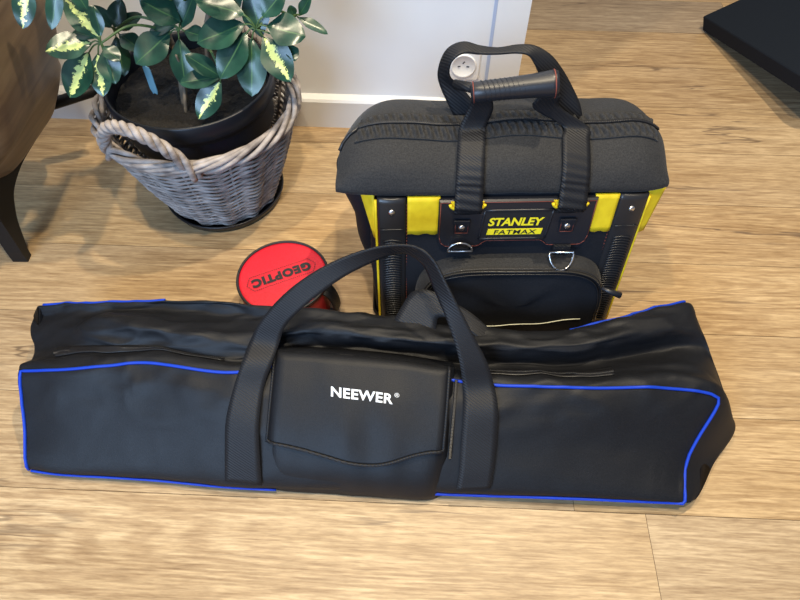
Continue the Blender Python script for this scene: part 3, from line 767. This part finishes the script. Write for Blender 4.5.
    per = [rows[0][i] for i in range(41)] + [rows[j][40] for j in range(1, 37)] + [rows[36][i] for i in range(39, -1, -1)] + [rows[j][0] for j in range(35, 0, -1)]
    back = [Vector((p.x, p.y, p.z)) - PN*.035 + Vector((0, .0, 0)) for p in per]
    for p in back: p.z = max(p.z, .002)
    b.grid([per, back], close_v=True); b.fan(back, flip=True)
    for p in b.v: p.z = max(p.z, .002)
    pkt = b.build('front_pocket', M['nylon'], root)
    # flap with a dipped hem
    def hem(s): return .50 + (.085*smooth01(s/.55) if s < .55 else .085 - .115*smooth01((s-.55)/.42))
    fr = []
    for j in range(31):
        row = []
        for i in range(41):
            s = i/40; t = -.03 + (hem(s)+.03)*j/30; ss = .015+.955*s
            row.append(pkf(ss, max(t, 0), .0045 + .0035*smooth01(j/30)) + (PN*-.004 if t < 0 else Vector()))
        fr.append(row)
    b = MB(); b.grid(fr); lo = [[p - PN*.003 for p in r] for r in fr]; b.grid(lo, flip=True)
    edge = lambda g: [g[0][i] for i in range(41)] + [g[j][40] for j in range(1, 31)] + [g[30][i] for i in range(39, -1, -1)] + [g[j][0] for j in range(29, 0, -1)]
    b.grid([edge(fr), edge(lo)], close_v=True); flap = b.build('pocket_flap', M['nylon'], pkt)
    # bound edge of the flap
    b = MB(); path = [fr[j][0] for j in range(31)] + [fr[30][i] for i in range(1, 41)] + [fr[j][40] for j in range(29, -1, -1)]
    b.tube([p + PN*.0005 for p in path], .0028, n=6); b.build('flap_binding', M['webbing'], flap)
    # pocket zip on the right and left gusset
    for s, t0, t1 in ((1.012, .08, .55), (-.012, .35, .75)):
        b = MB(); pa = [pkf(max(0, min(1, s)), t0+(t1-t0)*k/60) + Vector((.004 if s > 1 else -.004, 0, .002)) for k in range(61)]
        b.tube(pa, .0028, n=6)
        for k in range(0, 60, 1):
            q = pa[k]; b.box(q + PN*.0028, (.0035, .0012, .0012))
        b.build('pocket_zipper', M['zip'], pkt)
    b = MB(); q = pkf(0, .62) + Vector((-.006, -.004, .006)); b.box(q, (.006, .004, .016), bev=.001); b.build('zip_pull', M['blackmetal'], pkt)
    # printed name
    cs, ct = .505, .205
    def fn(x, y):
        s = cs + x/.285 ; t = ct - y*.80/.245 + x*.20
        return pkf(.015+.955*s if False else s, t, .0045 + .0035*smooth01(max(0, t)/hem(s)) + .0009)
    tb = text_mb('NEEWER', fn, size=.03, offset=.0008, width=.094, spacing=1.06); tb.build('lettering', M['white_print'], flap)
    def fn2(x, y): return fn(x+.0525, y+.0075)
    tb = text_mb('\u00ae', fn2, size=.013, width=.0075); tb.build('lettering', M['white_print'], flap)
duffel()

# ------------------------------------------------------------------ tool bag
TY = math.radians(1.3); TO = Vector((.18, .65, 0)); TR = Matrix.Rotation(TY, 3, 'Z')
def T(x, y, z): return TR @ (Vector((x, y, z))-TO) + TO
XL, XR, ZT = -.045, .402, .305
def yf(z): return .65 + .05*z/ZT
def tool_bag():
    root = empty('tool_bag', T(.18, .78, 0), 'large black open-mouth tool bag with yellow patches standing behind the duffel', 'bag')
    B = lambda mb, n, m, p=None: mb.build(n, m, p or root)
    fn = lambda x, z, d: T(x, yf(z)-d, z)          # on the front face, d outwards
    # body
    def plan(z, grow=0, r=.03):
        x0, x1, y0, y1 = XL-grow, XR+grow, yf(z)-grow, .905+grow; out = []
        for cx, cy, a0 in ((x1-r, y1-r, 0), (x0+r, y1-r, 90), (x0+r, y0+r, 180), (x1-r, y0+r, 270)):
            for i in range(7):
                a = math.radians(a0+90*i/6); out.append((cx+r*math.cos(a), cy+r*math.sin(a)))
        full = []
        for i in range(len(out)):
            p, q = Vector(out[i]), Vector(out[(i+1) % len(out)]); k = max(1, int((q-p).length/.02))
            full += [p.lerp(q, j/k) for j in range(k)]
        return full
    rows = []
    for k in range(22):
        z = .004 + (ZT+.01)*k/21; bow = .006*math.sin(math.pi*k/21); row = []
        for q in plan(z, bow):
            w = .003*nz((q.x, q.y, z), 12, 3); row.append(T(q.x+w, q.y+w, z))
        rows.append(row)
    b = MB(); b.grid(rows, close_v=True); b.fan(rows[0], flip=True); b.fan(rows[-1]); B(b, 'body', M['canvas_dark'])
    # lid (padded top that overhangs the front and ends)
    prof = [(.716, .306), (.700, .305), (.692, .309), (.694, .322), (.710, .346), (.740, .367), (.772, .380), (.806, .380), (.842, .372), (.872, .356), (.894, .325), (.912, .28), (.905, .24)]
    pf = crom([Vector((0, y, z)) for y, z in prof], 4); NP = len(pf)
    def lid(u, t, off=0):
        """u -1..1 across, t 0..1 along the profile"""
        i = max(0, min(NP-1.001, t*(NP-1))); k = int(i); p = pf[k].lerp(pf[k+1], i-k)
        d = (pf[min(k+2, NP-1)]-pf[max(k-1, 0)]).normalized(); n = Vector((0, -d.z, d.y))
        n = -n if n.z < 0 and p.z > .33 else n
        p = p + n*off
        back = smooth01((p.y-.69)/.2)
        cx = .166 + .010*back; hw = .268 - .020*back
        e = abs(u)**9; zc = p.z - (.030+.012*back)*e*(smooth01((p.z-.31)/.05) if p.y < .8 else 1)
        sag = .004*math.sin(u*7+1)*smooth01((p.z-.31)/.04)
        x = cx + hw*u
        w = .0035*nz((x, p.y, p.z), 9, 8) + .002*nz((x, p.y, p.z), 22, 9)
        yy = .79 + (p.y-.79)*(1-.10*e)
        return T(x, yy, zc+sag+w)
    US = [-1, -.995, -.985, -.965, -.94, -.9] + [-.85+1.7*k/50 for k in range(51)] + [.9, .94, .965, .985, .995, 1]
    rows = [[lid(u, k/(NP-1)) for u in US] for k in range(NP)]
    b = MB(); b.grid(rows)
    for side in (0, -1):
        b.fan([r[side] for r in rows], T((-.10 if side == 0 else .43)+(.004 if side == 0 else -.004), .79, .29), flip=(side == 0))
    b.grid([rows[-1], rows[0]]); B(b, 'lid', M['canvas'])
    # zip along the top with ruffled tape either side
    tz = None; best = 9
    for k in range(400):
        q = lid(0, k/399)
        if q.z > .36 and abs(q.y-.776) < best: best = abs(q.y-.776); tz = k/399
    b = MB()
    for sgn, w0, w1 in ((-1, .006, .062), (1, .006, .052)):
        rows = []
        for k in range(7):
            row = []
            for i in range(321):
                u = -.90+1.83*i/320; t = tz + sgn*(w0+(w1-w0)*k/6)
                rip = (.0042*math.sin(i*.78 + sgn*k*.9) + .0016*math.sin(i*.37+k))*math.sin(math.pi*k/6)
                row.append(lid(u, t, .0028+rip))
            rows.append(row)
        b.grid(rows)
        b.tube([lid(-.90+1.83*i/80, tz+sgn*(w1+.002), .002) for i in range(81)], .0012, n=5)
    tape = B(b, 'zip_tape', M['canvas'])
    b = MB()
    path = [lid(-.90+1.86*i/160, tz, .0035) for i in range(161)]
    b.tube(path, .0022, n=6)
    for i in range(0, 161):
        q = path[i]; b.box(q+Vector((0, 0, .0012)), (.0016, .006, .0022))
    b.tube([lid(-.90, tz, .0035), lid(-.95, tz-.01, .0035), lid(-.985, tz-.03, .003), lid(-.998, tz-.06, .003)], .003, n=6)
    B(b, 'zipper', M['zip'], tape)
    # corner struts with ribbing, rivets, yellow piping
    for side, x0, x1 in ((-1, -.036, .010), (1, .358, .404)):
        b = MB(); rows = []
        n = 10
        for k in range(31):
            z = .006 + (ZT-.008)*k/30
            rows.append([fn(x0 + (x1-x0)*j/n, z, .004 + .0075*math.sin(math.pi*(.12+.76*j/n))**.6) for j in range(n+1)] + [fn(x1, z, -.004), fn(x0, z, -.004)])
        b.grid(rows, close_v=True); b.fan(rows[0], flip=True); b.fan(rows[-1])
        for k in range(36):
            z = .014+.0058*k; xx0, xx1 = x0+.007, x1-.007
            b.tube([fn(xx0+(xx1-xx0)*j/6, z + .004*math.sin(math.pi*j/6), .0115+.001*math.sin(math.pi*j/6)) for j in range(7)], .0013, n=5)
        b.tube([fn(x0+.004+(x1-x0-.008)*j/6, .243, .0118) for j in range(7)], .0011, n=5)
        st = B(b, 'corner_strut', M['ribbed'])
        xc = (x0+x1)/2; b = MB(); c = fn(xc, .278, .0145)
        rr_ = lambda r, d: [fn(xc+r*math.cos(a), .278+r*math.sin(a), .0112+d) for a in [2*math.pi*i/16 for i in range(16)]]
        b.grid([rr_(.0052, 0), rr_(.0048, .0016), rr_(.003, .0026)], close_v=True); b.fan(rr_(.003, .0026)); b.build('rivet', M['metal'], st)
        xo = x0-.003 if side < 0 else x1+.003
        b = MB(); b.tube([fn(xo, .004+(ZT-.012)*k/12, .004) for k in range(13)], .0024, n=6); B(b, 'yellow_piping', M['yellow'])
        xi = x1+.002 if side < 0 else x0-.002
        b = MB()
        for k in range(40): b.tube([fn(xi, .02+.0068*k, .0058), fn(xi, .0235+.0068*k, .0058)], .0007, n=4)
        b.build('stitching', M['stitch'], st)
    # yellow patches at the top of the front and round the corners
    def patch(x0, x1, z0, z1):
        rows = [[fn(x0+(x1-x0)*i/8, z0+(z1-z0)*k/8 + (.0015*math.sin(i*1.7) if k == 0 else 0), .0075+.0008*nz((i*.3, k*.3, x0*9), 1)) for i in range(9)] for k in range(9)]
        lo = [[q + Vector((0, .004, 0)) for q in r] for r in rows]
        b = MB(); b.grid(rows); b.grid(lo, flip=True)
        ed = lambda g: g[0][:] + [r[-1] for r in g[1:]] + g[-1][-2::-1] + [r[0] for r in g[-2:0:-1]]
        b.grid([ed(rows), ed(lo)], close_v=True, smooth=False); B(b, 'yellow_patch', M['yellow'])
    patch(.013, .066, .228, .303); patch(.318, .357, .228, .303)
    def sidepatch(sgn):
        X = XL+.004 if sgn < 0 else XR+.002; b = MB(); rows = []; wd = .030 if sgn < 0 else .036; yd = .040 if sgn < 0 else .016
        for k in range(7):
            z = .215+.088*k/6; f = (.12+.88*k/6) if sgn < 0 else (.55+.45*k/6)
            rows.append([T(X + sgn*wd*f*i/6, yf(z)-.002 + yd*f*i/6, z) for i in range(7)])
        lo = [[q + Vector((0, .004, 0)) for q in r] for r in rows]
        b.grid(rows); b.grid(lo, flip=True)
        ed = lambda g: g[0][:] + [r[-1] for r in g[1:]] + g[-1][-2::-1] + [r[0] for r in g[-2:0:-1]]
        b.grid([ed(rows), ed(lo)], close_v=True, smooth=False); B(b, 'yellow_patch', M['yellow'])
    sidepatch(-1); sidepatch(1)
    # side pockets: sagging gusset cloth that spreads towards the mouth
    for sgn in (-1, 1):
        rows = []; X = XL if sgn < 0 else XR
        for k in range(15):
            f = k/14; z = .070 + .200*f; d = ((.024+.038*f) if sgn < 0 else (.006+.014*f)) + .004*math.sin(9*f)
            rows.append([T(X + sgn*d*max(0, math.sin(math.pi*i/14))**.55, .735 + .155*i/14, z + .004*math.sin(i*.9)*(1-f)) for i in range(15)])
        b = MB(); b.grid(rows); b.grid([[r[i] for r in rows] for i in (0, 14)])
        b.fan(rows[0], flip=True); b.fan(rows[-1]); B(b, 'side_pocket', M['canvas_dark'])
    # moulded plaque
    def lobes():
        xa, xb = .064, .322; top = .300; pts = []
        bot = lambda x: .213 - .011*(smooth01((.050-abs(x-.115))/.012) + smooth01((.050-abs(x-.311))/.012)) if True else 0
        n = 40
        pts = [(xb, top), (xa, top)]
        # lower left rounded corner, lobed lower edge, lower right
        pts += [(xa, .225), (xa+.003, .212), (xa+.010, .205)]
        for i in range(1, n):
            x = xa+.010+(xb-xa-.020)*i/n
            d = min(abs(x-xa), abs(xb-x)); pts.append((x, .204 + .012*smooth01((d-.066)/.016)))
        pts += [(xb-.010, .205), (xb-.003, .212), (xb, .225)]
        return pts
    pl = lobes(); b = MB(); b.prism(pl, fn, .001, .0135, bev=.003); plq = B(b, 'plaque', M['rubber'])
    b = MB()
    path = [fn(.193+(x-.193)*.978, .252+(z-.252)*.94, .0140) for x, z in pl]
    for k in range(len(path)):
        b.tube([path[k], path[(k+1) % len(path)]], .0006, n=4)
    b.build('stitching', M['stitch'], plq)
    def frame(x0, x1, z0, z1, w, sl=0):
        b = MB(); cs = [(x0+sl, z1), (x1+sl, z1), (x1-sl, z0), (x0-sl, z0)]
        for i in range(4):
            p, q = cs[i], cs[(i+1) % 4]
            b.tube([fn(p[0]+(q[0]-p[0])*k/6, p[1]+(q[1]-p[1])*k/6, .0138) for k in range(7)], w, n=6)
        return b
    frame(.137, .249, .2225, .281, .0022, .003).build('logo_frame', M['rubber'], plq)
    b = MB(); b.prism([(.135, .2245), (.248, .2245), (.251, .279), (.138, .279)], fn, .0134, .0142); b.build('logo_panel', M['black_print'], plq)
    lx, lz = .1935, .2585
    f1 = lambda x, y: fn(lx + x, lz + y*1.0 , .0150)
    text_mb('STANLEY', f1, size=.03, shear=.18, offset=.0010, width=.093, spacing=.98).build('lettering', M['yellow_print'], plq)
    b = MB(); b.prism([(.146, .2315), (.238, .2315), (.240, .2435), (.148, .2435)], fn, .0142, .0148); bar = b.build('lettering_bar', M['yellow_print'], plq)
    f2 = lambda x, y: fn(.194 + x, .2375 + y*.72, .0154)
    text_mb('FATMAX', f2, size=.03, shear=.12, offset=.0006, width=.072, spacing=1.1).build('lettering', M['black_print'], bar)
    for xc in (.103, .279):
        b = MB(); b.box(fn(xc, .250, .0145), (.027, .005, .030), bev=.0015)
        pad = b.build('rivet_pad', M['rubber'], plq)
        b = MB(); q = [(-.0105, -.0115), (.0105, -.0115), (.0105, .0115), (-.0105, .0115)]
        for i in range(4):
            b.tube([fn(xc+q[i][0], .25+q[i][1], .0172), fn(xc+q[(i+1) % 4][0], .25+q[(i+1) % 4][1], .0172)], .0006, n=4)
        b.build('stitching', M['stitch'], pad)
        rr_ = lambda r, d: [fn(xc+r*math.cos(a), .25+r*math.sin(a), .0165+d) for a in [2*math.pi*i/18 for i in range(18)]]
        b = MB(); b.grid([rr_(.0056, 0), rr_(.0052, .002), rr_(.003, .0032)], close_v=True); b.fan(rr_(.003, .0032)); b.build('rivet', M['metal'], pad)
    # D rings on short loops
    for xc, up in ((.103, 1), (.279, 0)):
        b = MB(); b.box(fn(xc, .203, .0165), (.03, .006, .012), bev=.001); lp = b.build('ring_loop', M['webbing'], plq)
        b = MB(); pts = []
        for k in range(17):
            a = math.pi*k/16
            if up: pts.append(fn(xc-.021*math.cos(a), .203+.018*math.sin(a), .0215))
            else: pts.append(fn(xc-.021*math.cos(a), .198-.023*math.sin(a), .0225+.018*math.sin(a)))
        b.tube(pts+[pts[0]], .0018, n=7); B(b, 'd_ring', M['metal'])
    # front webbing straps, yellow cups at their feet
    def lt(y):        # profile parameter on the front slope for a given y
        bb, tt = 9, 0
        for k in range(300):
            t = k/299*tz
            if t < .1: continue
            q = lid(0, t)
            if abs(q.y-y) < bb: bb = abs(q.y-y); tt = t
        return tt
    def ux(x): return (x-.166)/.268
    def flipn(L, R):
        return 1 if (R[3]-L[3]).cross(L[4]-L[3]).y < 0 else -1
    hx = ((.0875, .132), (.2535, .2985))
    for n, (xa, xb) in enumerate(hx):
        L = [fn(xa, .282, .016), fn(xa, .296, .026)]; R = [fn(xb, .282, .016), fn(xb, .296, .026)]
        for f in (.20, .4, .6, .8, .93):
            t = .17 + (tz-.17)*f
            L.append(lid(ux(xa+.003*f), t, .006)); R.append(lid(ux(xb+.002*f), t, .006))
        gx = (.112, .140) if n == 0 else (.212, .244)
        L += [T(gx[0]-.004, .772, .412), T(gx[0], .768, .436)]; R += [T(gx[1]+.006, .772, .412), T(gx[1], .768, .436)]
        b = MB(); b.ribbon(L, R, .003, nacross=6, sub=9, rip=.0021 if flipn(L, R) > 0 else -.0021); B(b, 'handle_strap', M['webbing'])
        b = MB(); cx = (xa+xb)/2; pts = [fn(cx+.028*math.cos(a), .296+.012*math.sin(a)*(1), .0165) for a in [math.pi+math.pi*k/12 for k in range(13)]]
        b.tube(pts, .0030, n=6); B(b, 'yellow_cup', M['yellow'])
        rows = [[fn(cx+s*.026, .2985-.0135*k/4, .0142+.0003*k) for s in (-1, -.6, .6, 1)] for k in range(5)]
        b = MB(); b.prism([(cx-.027, .299), (cx-.022, .289), (cx+.022, .289), (cx+.027, .299)], fn, .0125, .0148); B(b, 'yellow_cup', M['yellow'])
    # moulded grip joining the front straps
    b = MB(); A, Bq = T(.108, .768, .444), T(.2345, .764, .461); ax = (Bq-A); n = 20; rows = []
    upv = Vector((0, 0, 1)); upv = (upv-ax.normalized()*upv.dot(ax.normalized())).normalized(); sdv = ax.normalized().cross(upv)
    pr = [(0, .0125), (.03, .0150), (.15, .0152), (.4, .0155), (.7, .0170), (.92, .0195), (.97, .0195), (1.0, .0175)]
    for t, r in pr:
        rows.append([A + ax*t + (upv*math.cos(a)+sdv*math.sin(a))*r for a in [2*math.pi*k/n for k in range(n)]])
    b.grid(rows, close_v=True); b.fan(rows[0], flip=True); b.fan(rows[-1])
    for k in range(14):
        t = .14+.055*k; r = .0152+.004*max(0, (t-.4))*.75
        b.tube([A + ax*(t+.03*math.sin(q)) + (upv*math.cos(q)+sdv*math.sin(q))*(r+.0001) for q in [2*math.pi*j/18 for j in range(18)]], .0009, n=5, closed=True)
    grip = B(b, 'grip', M['rubber'])
    b = MB(); b.tube([A + ax*.955 + (upv*math.cos(q)+sdv*math.sin(q))*.0198 for q in [2*math.pi*j/24 for j in range(24)]], .0010, n=5, closed=True)
    b.build('stitching', M['stitch'], grip); b = MB()
    b.tube([A + ax*.03 + (upv*math.cos(q)+sdv*math.sin(q))*.0152 for q in [2*math.pi*j/24 for j in range(24)]], .0008, n=5, closed=True)
    b.build('stitching', M['stitch'], grip)
    b = MB(); A2 = T(.087, .80, .436); b.tube([A2, A2.lerp(T(.118, .778, .444), .5), T(.118, .776, .444)], .0075, n=10); b.build('strap_roll', M['webbing'], grip)
    # rear carry strap, a stiff loop standing behind the grip
    E = [((457, 122), (484, 116), .800, .800), ((449, 106), (473, 101), .808, .806), ((441, 88), (462, 88), .818, .81), ((438, 74), (450, 77), .824, .808), ((442, 58), (450, 65), .828, .806),
         ((450, 47), (456, 57), .832, .808), ((464, 42), (465, 53), .834, .812), ((480, 46), (479, 54), .832, .815), ((498, 48), (498, 54), .83, .815), ((518, 45), (516, 53), .83, .815), ((535, 46), (528, 55), .828, .812),
         ((551, 55), (534, 63), .822, .81), ((563, 70), (540, 76), .815, .806), ((573, 88), (549, 93), .806, .80), ((580, 104), (556, 107), .798, .795), ((583, 120), (557, 121), .790, .788)]
    b = MB(); b.ribbon([PY(*e[0], e[2]) for e in E], [PY(*e[1], e[3]) for e in E], .003, nacross=6, sub=6); B(b, 'handle_strap', M['webbing'])
    # bulging front pocket
    x0, x1, zt = .028, .372, .180
    out = []
    for k in range(49):
        a = math.pi*k/48; c, s = math.cos(a), math.sin(a)
        out.append((.5*(x0+x1) - .5*(x1-x0)*math.copysign(abs(c)**.45, c), .05 + (zt-.05)*abs(s)**.55))
    outline = [(x0, .012)] + out + [(x1, .012)]
    n = len(outline); cxp, czp = .206, .08
    def shr(k, d): return [fn(cxp+(x-cxp)*k, czp+(z-czp)*k, d + .003*nz((x, z, d*9), 14, 11)) for x, z in outline]
    b = MB(); b.grid([shr(1, .002), shr(1, .012), shr(.985, .030), shr(.955, .040)], close_v=True)
    B_p = B(b, 'front_pocket', M['canvas'])
    b = MB(); g = [shr(.955, .040), shr(.93, .044), shr(.88, .042), shr(.75, .045), shr(.5, .049), shr(.25, .05)]
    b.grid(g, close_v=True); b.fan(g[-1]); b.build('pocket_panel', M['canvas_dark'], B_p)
    b = MB(); zp = shr(.957, .0425)[1:-1]
    b.tube(zp, .0026, n=6)
    zz = crom(zp, 3)
    for q in zz[::1]: b.box(q + Vector((0, -.0015, .0016)), (.002, .003, .003))
    zo = b.build('pocket_zipper', M['zip'], B_p)
    b = MB(); zq = shr(.965, .040)[1:-1]; b.tube([q+Vector((0, 0, .004)) for q in zq], .0009, n=4); zq = shr(.93, .0455)[1:-1]; b.tube(zq, .0009, n=4); b.build('zip_edge', M['ribbed'], zo)
    q = zp[-9] + Vector((.002, -.006, .004)); b = MB(); b.tube([q, q+Vector((.016, -.006, -.004)), q+Vector((.034, -.009, -.010))], lambda t: .0035+.003*t, n=7); b.build('zip_pull', M['rubber'], zo)
    b = MB(); b.tube([fn(.10+.235*k/16, .050+.012*(k/16)**2+.002*math.sin(k), .0535-.004*abs(k/8-1)) for k in range(17)], .0009, n=5); b.build('reflective_line', M['paleline'], B_p)
    # base
    b = MB(); rr_ = [[T(q.x, q.y, z) for q in plan(.02, g_)] for z, g_ in ((.0, .004), (.018, .008), (.024, .005))]
    b.grid(rr_, close_v=True); b.fan(rr_[0], flip=True); B(b, 'base_tray', M['ribbed'])
tool_bag()

# ------------------------------------------------------------------ light: ceiling downlights, window daylight, room bounce
def spot(name, loc, energy, col, radius, size=120):
    l = bpy.data.lights.new(name, 'SPOT'); l.energy = energy; l.color = col; l.shadow_soft_size = radius; l.spot_size = math.radians(size); l.spot_blend = .6
    o = bpy.data.objects.new(name, l); COL.objects.link(o); o.location = loc; return o
spot('ceiling_downlight', (.60, 1.0, 2.45), 150, (1, .85, .61), .035)
spot('ceiling_downlight', (-.48, .50, 2.45), 95, (1, .85, .61), .035)
spot('ceiling_downlight', (.16, .12, 2.45), 118, (1, .85, .61), .045)
a = bpy.data.lights.new('window_daylight', 'AREA'); a.shape = 'RECTANGLE'; a.size = 1.6; a.size_y = 1.3; a.energy = 105; a.color = (.45, .67, 1)
o = bpy.data.objects.new('window_daylight', a); COL.objects.link(o); o.location = (-1.3, -1.9, 1.6)
o.rotation_euler = (Vector((0, 1.1, .2))-Vector(o.location)).to_track_quat('-Z', 'Y').to_euler()
w = bpy.data.worlds.new('room_ambient'); sc.world = w; w.use_nodes = True
w.node_tree.nodes['Background'].inputs['Color'].default_value = (.62, .74, 1, 1); w.node_tree.nodes['Background'].inputs['Strength'].default_value = .22
sc.view_settings.view_transform = 'Standard'; sc.view_settings.look = 'None'; sc.view_settings.gamma = 1; sc.view_settings.exposure = 0
sc.view_settings.use_curve_mapping = False
sc.cycles.use_denoising = True
